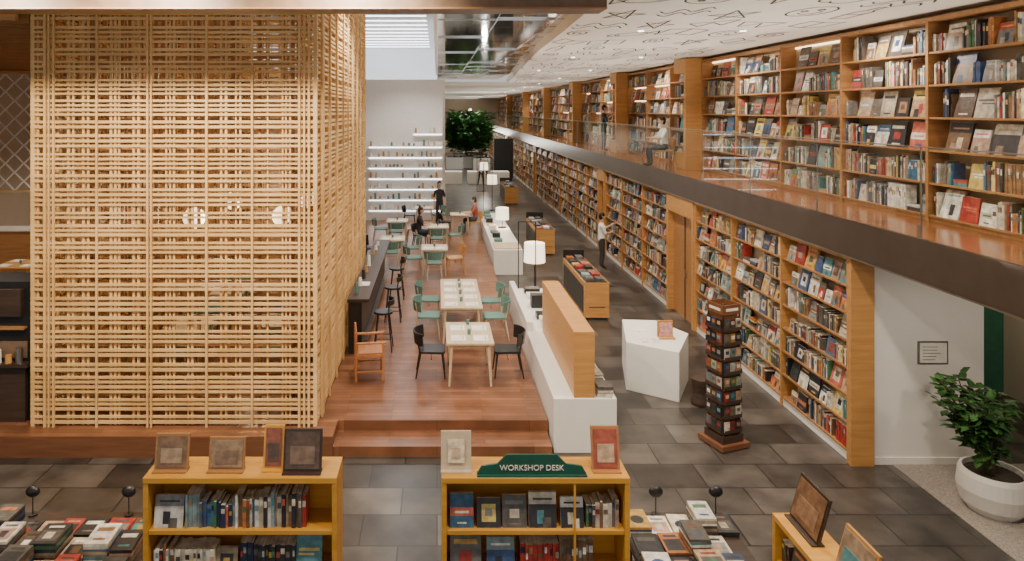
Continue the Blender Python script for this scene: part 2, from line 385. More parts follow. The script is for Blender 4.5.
# ------------------------------------------------------------------ lattice pavilion
X0,X1,Y0,Y1,Z0,Z1=-6.04,-1.78,10.1,17.0,.3,7.55
mb=MB()
def lattice(T,L,seed):
    r=random.Random(seed); z=Z0+.04
    # horizontal battens in irregular groups of two to four
    while z<Z1-.1:
        for k in range(r.choice([2,2,3,3,4])):
            if z>Z1-.06: break
            t=r.choice([.030,.036,.042]); mb.box(0,L,0,.04,z,z+t,LATT,T=T); z+=t+r.uniform(.030,.044)
        z+=r.uniform(.035,.065)
    # vertical battens in irregular bundles, alternately in front of and behind the horizontals
    u=.07; b=0
    while u<L-.05:
        front=(b%3==1)
        for k in range(r.choice([1,2,2,3])):
            if u>L-.04: break
            t=r.choice([.022,.028,.034])
            if front: mb.box(u,u+t,-.034,-.002,Z0,Z1,LATT,T=T)
            else: mb.box(u,u+t,.042,.074,Z0,Z1,LATT,T=T)
            u+=t+r.uniform(.028,.045)
        u+=r.uniform(.07,.17); b+=1
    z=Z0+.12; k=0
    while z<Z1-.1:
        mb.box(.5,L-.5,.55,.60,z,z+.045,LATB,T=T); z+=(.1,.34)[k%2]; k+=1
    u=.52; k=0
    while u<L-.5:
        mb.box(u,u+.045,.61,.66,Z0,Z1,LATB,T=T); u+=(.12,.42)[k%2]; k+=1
lattice(lambda u,v,z:(X0+u,Y0+v,z),X1-X0,1)
lattice(lambda u,v,z:(X1-v,Y0+.1+u,z),Y1-Y0-.1,1)
lattice(lambda u,v,z:(X0+v,Y0+.1+u,z),Y1-Y0-.1,1)
lattice(lambda u,v,z:(X0+.1+u,Y1-v,z),X1-X0-.2,1)
for x in (X0,X1-.06):
    for y in(Y0,Y1-.06): mb.box(x+.002,x+.058,y+.002,y+.058,Z0,Z1,LATT)
mb.finish('timber_lattice_pavilion')

# ------------------------------------------------------------------ partition wall with product shelves (Y=29)
room('wall_partition',-8,.25,29,29.3,.3,6.3,WLAC)
room('window_1',-8,.0,29.05,29.15,6.3,7.6,GLOWW)
mb=MB()
LV=((.75,-2.9),(1.2,-2.9),(1.65,-2.9),(2.1,-2.9),(2.55,-2.9),(3.0,-2.9),(3.45,-2.9),(4.0,-1.0))
for z,x0 in LV:
    mb.box(x0,.2,28.72,28.999,z,z+.03,WLAC); mb.box(x0,.2,28.97,28.999,z-.06,z-.03,STRIPW)
mb.finish('display_shelf')
mb=MB()
for z,x0 in LV:
    x=x0+.1
    while x<.1:
        if R.random()<.8:
            h=R.uniform(.1,.26); c=R.choice([PAPER,PALE,OAK,WLAC,STEEL,TEAL,PAPER]); mb.cyl((x,28.84,z+.031),(x,28.84,z+.031+h),.05,.04,c,n=8)
        x+=R.uniform(.14,.24)
mb.finish('shelf_merchandise')

# ------------------------------------------------------------------ white counters
mb=MB(); mb.box(1.70,2.62,9.9,16,0,.80,WLAC); mb.box(1.70,1.82,12.9,16,.8,.98,WLAC); mb.finish('service_counter',bevel=.012)
mb=MB(); mb.box(2.0,2.04,9.92,12.9,.802,1.72,OAK); mb.box(2.04,2.30,9.92,9.96,.802,1.72,OAK); mb.box(2.04,2.30,12.86,12.9,.802,1.72,OAK); mb.box(2.0,2.30,9.92,12.9,1.72,1.76,OAK)
mb.box(2.04,2.30,9.96,12.86,.802,.83,OAKS); mb.box(2.04,2.29,9.96,12.86,1.25,1.28,OAKS); mb.finish('counter_bookcase')
mb=MB(); T=lambda u,v,z:(2.30-v,9.98+u,z)
fill(mb,T,0,2.85,.832,.36,.0,.4,2); fill(mb,T,0,2.85,1.282,.36,.0,.4,2); mb.finish('shelved_books')
mb=MB()
for i in range(9):
    z=.802
    for k in range(R.randint(2,6)):
        M=Matrix.Translation((2.46,10.05+i*.3,z))@Matrix.Rotation(R.uniform(-.1,.1),4,'Z'); mb.box(-.11,.11,-.13,.13,0,.025,BOOK,bc(),M=M); z+=.026
mb.finish('magazine_stacks')
mb=MB()
for i,(y,c) in enumerate(((13.1,PAPER),(13.6,BLACK),(14.4,BLACK),(15.1,PAPER),(15.5,BLACK))):
    mb.box(2.0,2.35,y,y+.25,.802,.802+R.uniform(.05,.3),c)
mb.finish('counter_equipment',bevel=.01)
mb=MB(); mb.box(1.72,2.6,20.6,28,0,.76,WLAC); mb.box(1.76,2.56,20.7,21.6,.76,.80,PALE); mb.finish('service_counter',bevel=.01)
mb=MB()
for i in range(8):
    y=21.8+i*.75; mb.box(1.85,2.1,y,y+.3,.762,.762+R.uniform(.03,.25),R.choice([BLACK,PAPER,OAK,TEAL])); 
mb.finish('counter_equipment')
def lamp(x,y,zb,h,r=.27,sh=.48,frame=True):
    mb=MB(); mb.cyl((0,0,0),(0,0,.025),.16,.16,BLACK,n=24); mb.cyl((0,0,.02),(0,0,h),.012,.012,BLACK)
    mb.cyl((0,0,h-sh),(0,0,h),r,r*.95,SHADE,n=32,cap=False); mb.cyl((0,0,h-.03),(0,0,h-.02),r*.95,r*.95,SHADE,n=24)
    if frame:
        for a in(-.45,-.02): mb.box(a-.012,a+.012,-.35,-.33,0,h+.6,BLACK)
        mb.box(-.46,-.01,-.35,-.33,h+.58,h+.6,BLACK); mb.box(-.46,-.01,-.35,-.33,0,.02,BLACK)
        mb.box(-.02,.0,-.34,0,0,.02,BLACK)
    mb.finish('floor_lamp' if zb<.1 else 'table_lamp',(x,y,zb))
    L=bpy.data.lights.new('lamp_bulb','POINT'); L.energy=35; L.color=(1,.78,.5); L.shadow_soft_size=.08
    o=bpy.data.objects.new('lamp_bulb',L); o.location=(x+.06,y,zb+h-sh/2); bpy.context.scene.collection.objects.link(o)
lamp(2.48,17.3,0,1.62); lamp(2.35,24.5,.762,.72,.24,.42,False); lamp(2.75,34,0,1.75,.25,.45); lamp(2.9,42,0,1.75,.25,.45)
def kiosk(x0,x1,y0,y1,h):
    mb=MB(); mb.box(x0,x1,y0,y1,0.05,h,OAK); mb.box(x0+.03,x1-.03,y0+.03,y1-.03,0,.05,BLACK); mb.box(x0+.03,x1-.03,y0+.03,y1-.03,h,h+.012,BLACK)
    mb.box(x0-.01,x0,y0+.15,y1-.15,.12,h-.12,BLACK)
    mb.box(x0,x1,y1-.04,y1,h,h+.22,BLACK)
    n=int((y1-y0)/.4)
    for i in range(n):
        for j in range(2):
            M=Matrix.Translation((x0+.16+j*.24,y0+.25+i*.4,h+.014)); mb.box(-.09,.09,-.13,.13,0,R.uniform(.02,.08),BOOK,bc(),M=M)
    mb.box(x0+.1,x1-.1,y0-.012,y0,.3,.31,DARKW)
    mb.finish('display_kiosk')
kiosk(3.52,4.1,16.2,19,.88); kiosk(3.4,4.05,23.4,26,.88); kiosk(3.6,4.3,36,39,.9)
mb=MB(); mb.prism([(3.38,12.15),(4.14,11.62),(4.66,12.6),(4.3,13.4),(3.66,13.45)],0,.86,WLAC); mb.finish('display_plinth',bevel=.01)
mb=MB(); mb.box(4.02,4.3,12.4,12.43,.861,1.16,OAK); mb.box(4.02,4.3,12.25,12.4,.861,.885,OAK); mb.box(4.05,4.27,12.36,12.385,.886,1.13,BOOK,(.6,.3,.3))
for x in (3.65,3.85): mb.box(x,x+.15,12.1,12.3,.861,.872,BOOK,(.75,.7,.62))
mb.box(3.75,3.95,12.7,12.9,.861,.875,PAPER)
mb.finish('leaflet_stand')
mb=MB(); mb.lathe([(0,0),(.17,0),(.18,.05),(.15,.22),(.18,.40),(.18,.45),(0,.45)],4.50,11.56,DARKW); mb.finish('drum_stool',smooth=False)
# spinner
mb=MB(); mb.box(-.32,.32,-.32,.32,0.02,.09,PLATF); mb.box(-.27,.27,-.27,.27,0,.03,BLACK); mb.box(-.24,.24,-.24,.24,.09,.2,DARKW)
mb.cyl((0,0,.2),(0,0,2.1),.02,.02,STEEL)
for sx in(-1,1):
    for sy in(-1,1): mb.box(sx*.19-.012,sx*.19+.012,sy*.19-.012,sy*.19+.012,.2,2.0,DARKW)
mb.box(-.17,.17,-.17,.17,.2,1.98,PLATF)
for k in range(4):
    M=Matrix.Rotation(k*pi/2,4,'Z')
    for r in range(8):
        z=.26+r*.215
        mb.box(-.2,.2,-.25,-.2,z-.02,z,DARKW,M=M); mb.box(-.2,.2,-.25,-.245,z,z+.03,DARKW,M=M)
        for j in range(3):
            x=-.19+j*.13; c=tuple(q*.55 for q in bc()); mb.box(x,x+.115,-.235,-.215,z,z+.15,BOOK,c,M=M); mb.box(x+.02,x+.095,-.238,-.235,z+.07,z+.12,BOOK,bc(),M=M)
    mb.box(-.2,.2,-.21,-.19,1.98,2.12,PLATF,M=M); mb.box(-.14,.14,-.213,-.21,2.03,2.07,PAPER,M=M)
sp=mb.finish('spinner_rack',(4.30,10.2,0),.35); sp.scale=(.80,.80,1)

# ------------------------------------------------------------------ furniture meshes
def chair_mesh(main,leg,name):
    mb=MB(); s=.225
    mb.prism([(-s,-.2),(-.18,-.24),(.18,-.24),(s,-.2),(.2,.22),(-.2,.22)],.43,.47,main)
    for sx in(-1,1):
        mb.cyl((sx*.18,-.19,.43),(sx*.22,-.24,0),.020,.012,leg,n=8)
        mb.cyl((sx*.17,.19,.43),(sx*.21,.27,0),.020,.012,leg,n=8)
        mb.cyl((sx*.185,.2,.45),(sx*.21,.26,.76),.016,.014,leg,n=8)
    mb.arc(0,-.02,.30,pi*.17,pi*.83,.58,.80,.022,main,lean=.03)
    mb.cyl((-.18,0,.33),(.18,0,.33),.01,.01,leg,n=6)
    return mb.mesh(name)
CH_B=chair_mesh(BLACK,BLACK,'chair_black'); CH_T=chair_mesh(TEAL,PALE,'chair_teal'); CH_W=chair_mesh(OAK,OAK,'chair_oak')
def chair(me,x,y,z,r): place(me,'dining_chair',(x,y,z),r,.004)
def armchair():
    mb=MB()
    for sx in(-1,1):
        mb.box(sx*.27-.02,sx*.27+.02,-.27,-.23,0,.66,RED); mb.box(sx*.27-.02,sx*.27+.02,.2,.24,0,.86,RED)
        mb.box(sx*.27-.03,sx*.27+.03,-.30,.24,.64,.67,RED); mb.box(sx*.27-.012,sx*.27+.012,-.25,.22,.15,.18,RED)
    mb.box(-.27,.27,-.26,.22,.40,.45,RED); mb.box(-.25,.25,-.24,.18,.45,.48,RED)
    for z in(.5,.62,.74,.82): mb.box(-.27,.27,.205,.225,z,z+.05,RED)
    mb.box(-.25,.25,-.26,-.24,.3,.33,RED)
    return mb.mesh('armchair')
ARM=armchair()
def stool():
    mb=MB(); mb.prism([(.19*math.cos(t*pi/8),.19*math.sin(t*pi/8)) for t in range(16)],.72,.76,BLACK)
    for k in range(4):
        a=pi/4+k*pi/2; c,s=math.cos(a),math.sin(a); mb.cyl((.14*c,.14*s,.73),(.25*c,.25*s,0),.016,.012,BLACK,n=8)
    for k in range(4):
        a=pi/4+k*pi/2;b=a+pi/2; q=.215; mb.cyl((q*math.cos(a),q*math.sin(a),.25),(q*math.cos(b),q*math.sin(b),.25),.009,.009,BLACK,n=6)
    mb.arc(0,0,.2,pi*.15,pi*.85,.90,1.0,.02,BLACK)
    for a in(pi*.2,pi*.8): mb.cyl((.17*math.cos(a),.17*math.sin(a),.75),(.21*math.cos(a),.21*math.sin(a),.93),.011,.011,BLACK,n=6)
    return mb.mesh('stool')
STO=stool()
def table(x0,x1,y0,y1,z0=.3,top=PALE,h=.75,split=False,sett=True):
    mb=MB()
    def one(a,b):
        mb.box(x0,x1,a,b,z0+h-.035,z0+h,top)
        mb.box(x0+.07,x1-.07,a+.07,b-.07,z0+h-.1,z0+h-.035,top)
        for x,sx in((x0+.09,-1),(x1-.09,1)):
            for y,sy in((a+.09,-1),(b-.09,1)): mb.cyl((x,y,z0+h-.06),(x+sx*.04,y+sy*.04,z0),.032,.018,top,n=8)
    if split: m=(y0+y1)/2; one(y0,m-.006); one(m+.006,y1)
    else: one(y0,y1)
    mb.finish('dining_table',bevel=.004)
    if sett:
        st=MB(); z=z0+h; yy=y0+.28
        while yy<y1-.15:
            for sx in(0,1):
                xx=x0+.08 if sx==0 else x1-.34
                st.box(xx,xx+.26,yy-.14,yy+.14,z+.001,z+.004,PAPER); st.box(xx+.2,xx+.215,yy-.09,yy+.09,z+.004,z+.007,STEEL)
            st.cyl(((x0+x1)/2,yy+.2,z+.001),((x0+x1)/2,yy+.2,z+.09),.03,.034,TEAL,n=10)
            yy+=.55
        st.finish('place_setting')
table(.16,.97,11.5,12.66); table(.08,.92,13.57,15.9,split=True)
chair(CH_B,-.10,12.1,.3,pi/2); chair(CH_B,1.25,12.1,.3,-pi/2)
for y in (14.05,15.2): chair(CH_T,1.2,y,.3,-pi/2)
for y in (14.1,15.3): chair(CH_T,-.18,y,.3,pi/2)
for (x,y,w) in ((-.45,19.2,.75),(-1.75,20.6,.75),(-.35,22.8,.75),(-1.8,24,.75),(.5,25.5,.75),(-.9,27.2,.75)):
    table(x,x+w,y,y+.8)
    chair(R.choice([CH_T,CH_W,CH_B]),x-.22,y+.4,.3,pi/2+R.uniform(-.2,.2))
    if x!=.5: chair(R.choice([CH_T,CH_W]),x+w+.22,y+.4,.3,-pi/2+R.uniform(-.2,.2))
    else: chair(CH_W,x+w+.2,y+.4,.3,-pi/2)
    if x<-.3 and y<24.5: chair(CH_T,x+.37,y-.25,.3,pi+R.uniform(-.2,.2))
place(ARM,'wooden_armchair',(-1.22,12.05,.3),pi/2+.15,.004)
place(STO,'bar_stool',(-1.05,13.35,.3),-pi/2,.003); place(STO,'bar_stool',(-.98,15.2,.3),-pi/2,.003); place(STO,'bar_stool',(-1.0,17.0,.3),-pi/2,.003)
mb=MB(); mb.box(-1.72,-1.30,13.0,19,1.32,1.38,DARKW); mb.box(-1.71,-1.45,13.1,18.9,.3,1.32,BLACK); 
mb.box(-1.44,-1.36,13.3,18.7,.5,.53,STEEL)
mb.finish('bar_counter')
mb=MB()
for i in range(9):
    y=13.4+i*.6; mb.cyl((-1.58,y,1.381),(-1.58,y,1.381+R.uniform(.1,.28)),.045,.03,R.choice([PAPER,BLACK,TEAL,OAK]),n=10)
mb.box(-1.6,-1.4,14.0,14.3,1.381,1.39,PAPER)
mb.finish('bar_glassware')
for (x,y) in ((-4.9,12.2),(-3.3,12.4),(-4.9,14.6),(-3.3,14.8)):
    table(x,x+.7,y,y+.8,sett=False); chair(CH_T,x+.35,y-.2,.3,pi); chair(CH_T,x+.35,y+1.0,.3,0)
    mb=MB(); mb.ball((x+.4,y+.4,3.0),.2,SHADE,n=16); mb.cyl((x+.4,y+.4,3.2),(x+.4,y+.4,7.6),.008,.008,BLACK,n=6); mb.finish('pendant_lamp')
# left side
mb=MB(); mb.box(-7.6,-6.15,10.3,10.9,.3,2.4,BLACK)
mb.box(-7.55,-6.2,10.24,10.3,.3,1.15,DARKW); mb.box(-7.6,-6.12,10.15,10.9,1.15,1.2,DARKW); mb.box(-7.55,-6.2,10.29,10.3,1.25,1.50,BEAM)
for i in range(8):
    x=-7.4+i*.16; mb.cyl((x,10.22,1.2),(x,10.22,1.2+R.uniform(.12,.3)),.05,.045,R.choice([STEEL,BLACK,OAK,PAPER]),n=10)
mb.box(-7.5,-6.2,10.2,10.3,1.7,1.73,OAKS); mb.box(-7.45,-6.25,10.2,10.3,1.9,2.3,DARKW)
mb.finish('coffee_station')
table(-11.2,-10.2,17,18,top=OAK); 
for x in(-11.5,-9.95): chair(CH_W,x,17.5,.3,pi/2 if x<-11 else -pi/2)
chair(CH_W,-9.4,15.9,.3,.4)
mb=MB(); mb.box(-14.5,-6.5,20.5,21.1,.3,1.35,OAKS); mb.box(-14.5,-6.5,20.45,21.15,1.35,1.4,WLAC); mb.finish('cafe_counter')
mb=MB()
T=lambda u,v,z:(-14.6+u,22+v,z)
for i in range(28):
    for j in range(13):
        x=i*.3; z=2.4+j*.29; s=1 if (i+j)%2 else -1
        if s>0: mb.box(x,x+.06,0,.04,z,z+.29,WLAC,T=T,ku=1)
        else: mb.box(x+.29,x+.35,0,.04,z,z+.29,WLAC,T=T,ku=-1)
mb.box(0,8.7,-.02,.08,2.34,2.4,LATT,T=T); mb.box(0,8.7,-.02,.08,6.18,6.26,LATT,T=T); mb.box(0,.06,-.02,.08,.3,6.2,LATT,T=T); mb.box(8.65,8.7,-.02,.08,.3,6.2,LATT,T=T)
mb.finish('diamond_screen')
room('wall_cafe',-15,-8,29,29.2,.3,7.6,BEAM)

# ------------------------------------------------------------------ foreground bookcases
def fgcase(x0,x1,y0,y1,h,div,rows=4):
    fr=MB(); bk=MB(); t=.045
    fr.box(x0,x1,y0,y1,h-.05,h,YOAK); fr.box(x0,x0+t,y0+.004,y1,0,h-.05,YOAK); fr.box(x1-t,x1,y0+.004,y1,0,h-.05,YOAK); fr.box(x0+t,x1-t,y1-.02,y1,.0,h-.05,YOAK)
    rh=(h-.05-.1)/rows
    for r in range(rows):
        z=.1+r*rh; fr.box(x0+t,x1-t,y0+.012,y1-.02,z-.04,z,YOAK)
        TT=lambda u,v,zz:(x0+t+u,y0+v,zz)
        fill(bk,TT,.02,x1-x0-2*t-.02,z+.001,rh*.86,.03,.5,2,.999,.19,.28)
    if div: fr.box(x0+1.15,x0+1.17,y0+.005,y0+.02,0,h-.05,YOAK)
    fr.finish('freestanding_bookcase',bevel=.004); bk.finish('shelved_books')
fgcase(-2.56,-.87,5.91,6.28,1.8,False); fgcase(.04,1.68,5.91,6.28,1.8,True)
def frame(x,y,z,w,h,fm,c,name='framed_book',rot=0,tilt=.2,col2=None,rim=.02):
    mb=MB()
    mb.box(-w/2,w/2,0,.02,0,h,fm,kv=tilt); mb.box(-w/2+rim,w/2-rim,-.004,0.0,rim,h-rim,BOOK,c,kv=tilt)
    mb.box(-w/2+rim+w*.12,w/2-rim-w*.12,-.008+tilt*h*.1,-.004+tilt*h*.1,rim+h*.12,h*.6,BOOK,col2 or bc(),kv=tilt)
    mb.box(-w/2,w/2,-.05,.06,-.012,0.0,fm); mb.cyl((0,h*.7*tilt+.02,h*.7),(0,.16,.0),.008,.008,fm,n=6)
    mb.finish(name,(x,y,z+.013),rot)
frame(-2.36,6.03,1.8,.30,.29,OAKS,(.20,.12,.07),col2=(.35,.25,.16)); frame(-1.87,6.03,1.8,.32,.26,OAKS,(.30,.20,.12),col2=(.22,.14,.09)); frame(-1.46,6.05,1.8,.18,.35,YOAK,(.25,.08,.05),col2=(.1,.06,.05)); frame(-1.19,6.0,1.8,.34,.34,DARKW,(.10,.06,.045),col2=(.20,.13,.09))
frame(.17,6.03,1.8,.27,.31,PALE,(.72,.60,.42),rim=.06,col2=(.6,.45,.3)); frame(1.50,6.03,1.8,.25,.35,RED,(.35,.08,.05),col2=(.5,.35,.22))
mb=MB(); pts=[(-.48,0),(.48,0),(.44,.07),(.30,.09),(.22,.17),(-.22,.17),(-.30,.09),(-.44,.07)]
mb.v+= [(x,0,z) for x,z in pts]+[(x,.02,z) for x,z in pts]; i=mb.mi(SIGNG); n=len(pts)
for f in [tuple(range(n)),tuple(range(2*n-1,n-1,-1))]+[(k,k+n,(k+1)%n+n,(k+1)%n) for k in range(n)]: mb.f.append(f); mb.m.append(i); mb.c.append((1,1,1))
mb.box(-.48,.48,-.03,.05,-.012,0,SIGNG)
sg=mb.finish('workshop_sign',(.83,5.95,1.813))
tx=bpy.data.curves.new('lettering','FONT'); tx.body='WORKSHOP DESK'; tx.size=.068; tx.align_x='CENTER'; tx.extrude=.002; tx.materials.append(PAPER)
to=bpy.data.objects.new('lettering',tx); bpy.context.scene.collection.objects.link(to); to.parent=sg; to.location=(0,-.003,.035); to.rotation_euler=(pi/2,0,0)
def booktable(x0,x1,y0,y1,h,base):
    mb=MB(); mb.box(x0,x1,y0,y1,h-.06,h,base); 
    for x in(x0+.05,x1-.13):
        for y in(y0+.05,y1-.13): mb.box(x,x+.08,y,y+.08,0,h-.06,base)
    mb.box(x0+.1,x1-.1,y0+.1,y1-.1,.2,.24,base); mb.finish('book_table')
    bk=MB(); y=y0+.02
    while y<y1-.42:
        x=x0+.02; dy=R.uniform(.29,.34)
        while x<x1-.2:
            w=R.uniform(.19,.25); z=h+.001
            for k in range(R.choice([1,2,3,4,5,7])):
                t=R.uniform(.018,.035); M=Matrix.Translation((x+w/2,y+dy/2,z))@Matrix.Rotation(R.uniform(-.05,.05),4,'Z'); c=bc(); bk.box(-w/2,w/2,-dy/2+.01,dy/2-.01,0,t,BOOK,c,M=M); z+=t+.0005
            N=M@Matrix.Translation((0,0,t)); s=R.random()
            if s<.5: bk.box(-w*.4,w*.4,-dy*.35,dy*.15,0,.001,BOOK,bc(),M=N); bk.box(-w*.3,w*.3,dy*.25,dy*.34,0,.001,BOOK,bc(),M=N); bk.box(-w*.2,w*.15,-dy*.25,dy*.05,.001,.002,BOOK,bc(),M=N)
            elif s<.8: bk.box(-w*.35,w*.35,dy*.1,dy*.28,0,.001,BOOK,bc(),M=N); bk.box(-w*.25,w*.25,-dy*.3,-dy*.22,0,.001,BOOK,bc(),M=N)
            else: bk.cyl(N@Vector((0,-.02,0)),N@Vector((0,-.02,.001)),w*.3,w*.3,BOOK,n=12,col=bc())
            x+=w+.012
        y+=dy+.01
    bk.finish('stacked_books')
booktable(-4.7,-2.75,5.4,7.2,.74,DARKW); booktable(1.9,3.02,5.4,7.2,.74,DARKW)
mb=MB(); mb.box(3.08,3.42,4.0,6.25,1.25,1.3,YOAK); mb.box(3.08,3.42,6.2,6.25,0,1.25,YOAK); mb.box(3.08,3.42,4.0,4.05,0,1.25,YOAK); mb.box(3.37,3.42,4.05,6.2,0,1.25,YOAK)
for z in(.1,.48,.86): mb.box(3.1,3.37,4.05,6.2,z,z+.04,YOAK)
mb.finish('freestanding_bookcase',bevel=.004)
mb=MB()
for z in(.141,.521,.901): fill(mb,lambda u,v,zz:(3.1+v,4.06+u,zz),.0,2.13,z,.3,.0,.2,2)
mb.finish('shelved_books')
frame(3.22,5.98,1.3,.46,.38,DARKW,(.20,.11,.06),rot=-pi/2,tilt=.28,col2=(.28,.17,.1)); frame(3.22,5.3,1.3,.42,.34,OAK,(.30,.22,.15),rot=-pi/2,tilt=.28)
def clip(x,y,z):
    mb=MB(); mb.cyl((0,0,0),(0,0,.015),.045,.045,BLACK,n=16); mb.cyl((0,0,.015),(0,0,.22),.006,.006,BLACK,n=6); mb.ball((0,.0,.25),(.075,.045,.06),BLACK,n=16)
    mb.finish('reading_lamp',(x,y,z))
clip(-4.25,7.15,.741);clip(-3.24,7.15,.741);clip(2.3,7.15,.741);clip(2.93,7.15,.741)
mb=MB(); mb.box(6.78,7.20,9.578,9.599,1.42,1.74,STEEL); mb.box(6.80,7.18,9.574,9.578,1.44,1.72,PAPER)
for k in range(5): mb.box(6.84,7.12-R.uniform(0,.12),9.572,9.574,1.48+k*.045,1.487+k*.045,INK)
mb.finish('wall_plaque')

# ------------------------------------------------------------------ plants
def leafadd(mb,p,d,L,W,mat):
    d=d.normalized(); s=d.cross(Vector((0,0,1)))
    if s.length<.01: s=Vector((1,0,0))
    s.normalize(); up=s.cross(d)
    a=[p,p+d*L*.3+s*W*.45-up*.01,p+d*L*.65+s*W*.4,p+d*L-up*L*.12,p+d*L*.65-s*W*.4,p+d*L*.3-s*W*.45-up*.01]
    mid=[p,p+d*L*.33-up*W*.12,p+d*L*.66-up*W*.15,p+d*L-up*L*.12]
    for q in ((a[0],a[1],mid[1]),(a[1],a[2],mid[2],mid[1]),(a[2],a[3],mid[2]),(a[0],mid[1],a[5]),(mid[1],mid[2],a[4],a[5]),(mid[2],a[3],a[4])):
        mb.face([tuple(x) for x in q],mat)
def plant(x,y,z,pr,ph,H,spread,nl,mat,L=.2,name='potted_plant',square=False,nb=9):
    mb=MB()
    if square: mb.box(-pr,pr,-pr,pr,0,ph,POTM); mb.box(-pr*.9,pr*.9,-pr*.9,pr*.9,ph,ph+.01,SOIL)
    else:
        mb.lathe([(0,0),(pr*.7,0),(pr*.9,ph*.2),(pr,ph*.55),(pr*.95,ph*.9),(pr*.9,ph),(pr*.82,ph),(pr*.8,ph*.88),(0,ph*.88)],0,0,POTM)
        mb.lathe([(pr*.8,ph*.885),(0,ph*.885)],0,0,SOIL)
    for k in range(nb):
        a=R.uniform(0,2*pi); t=R.uniform(.3,1)*spread; tip=Vector((t*math.cos(a),t*math.sin(a),ph+(H-ph)*R.uniform(.5,1)))
        b=Vector((.1*pr*math.cos(a),.1*pr*math.sin(a),ph*.85)); mid=(b+tip)/2+Vector((0,0,.15*H*R.random()))
        mb.cyl(b,mid,.015,.011,STEM,n=6); mb.cyl(mid,tip,.011,.006,STEM,n=6)
        for j in range(nl):
            f=R.random(); q=(b.lerp(mid,f*2) if f<.5 else mid.lerp(tip,f*2-1)) if f>.25 else mid.lerp(tip,R.random())
            an=R.uniform(0,2*pi); d=Vector((math.cos(an),math.sin(an),R.uniform(-.35,.7)))
            q=q+d*R.uniform(.02,.09)*H*.5
            leafadd(mb,q,d,L*R.uniform(.7,1.2),L*.62,mat)
    mb.finish(name,(x,y,z))
plant(6.95,8.5,.006,.38,.5,1.62,.56,46,LEAF,.17,nb=14)
for (x,y) in ((1.5,58),(2.6,59),(3.7,57),(2.2,62),(3.9,61),(3.2,64)): plant(x,y,0,.7,1.0,4.9,1.1,110,LEAFD,.6,'indoor_tree',True)
mb=MB()
for k in range(3): mb.box(.5+k*1.6,1.7+k*1.6,46,47.2,0,.8,WLAC)
mb.finish('display_plinth')
mb=MB(); mb.box(4.2,5.6,50,50.2,0,2.9,BLACK); mb.finish('black_display_board')
mb=MB(); mb.box(.25,.35,29.3,52,0,6.3,WLAC); mb.finish('wall_corridor')
mb=MB(); mb.box(.36,.40,44,50,3.5,6.0,GREENW); mb.finish('green_banner')

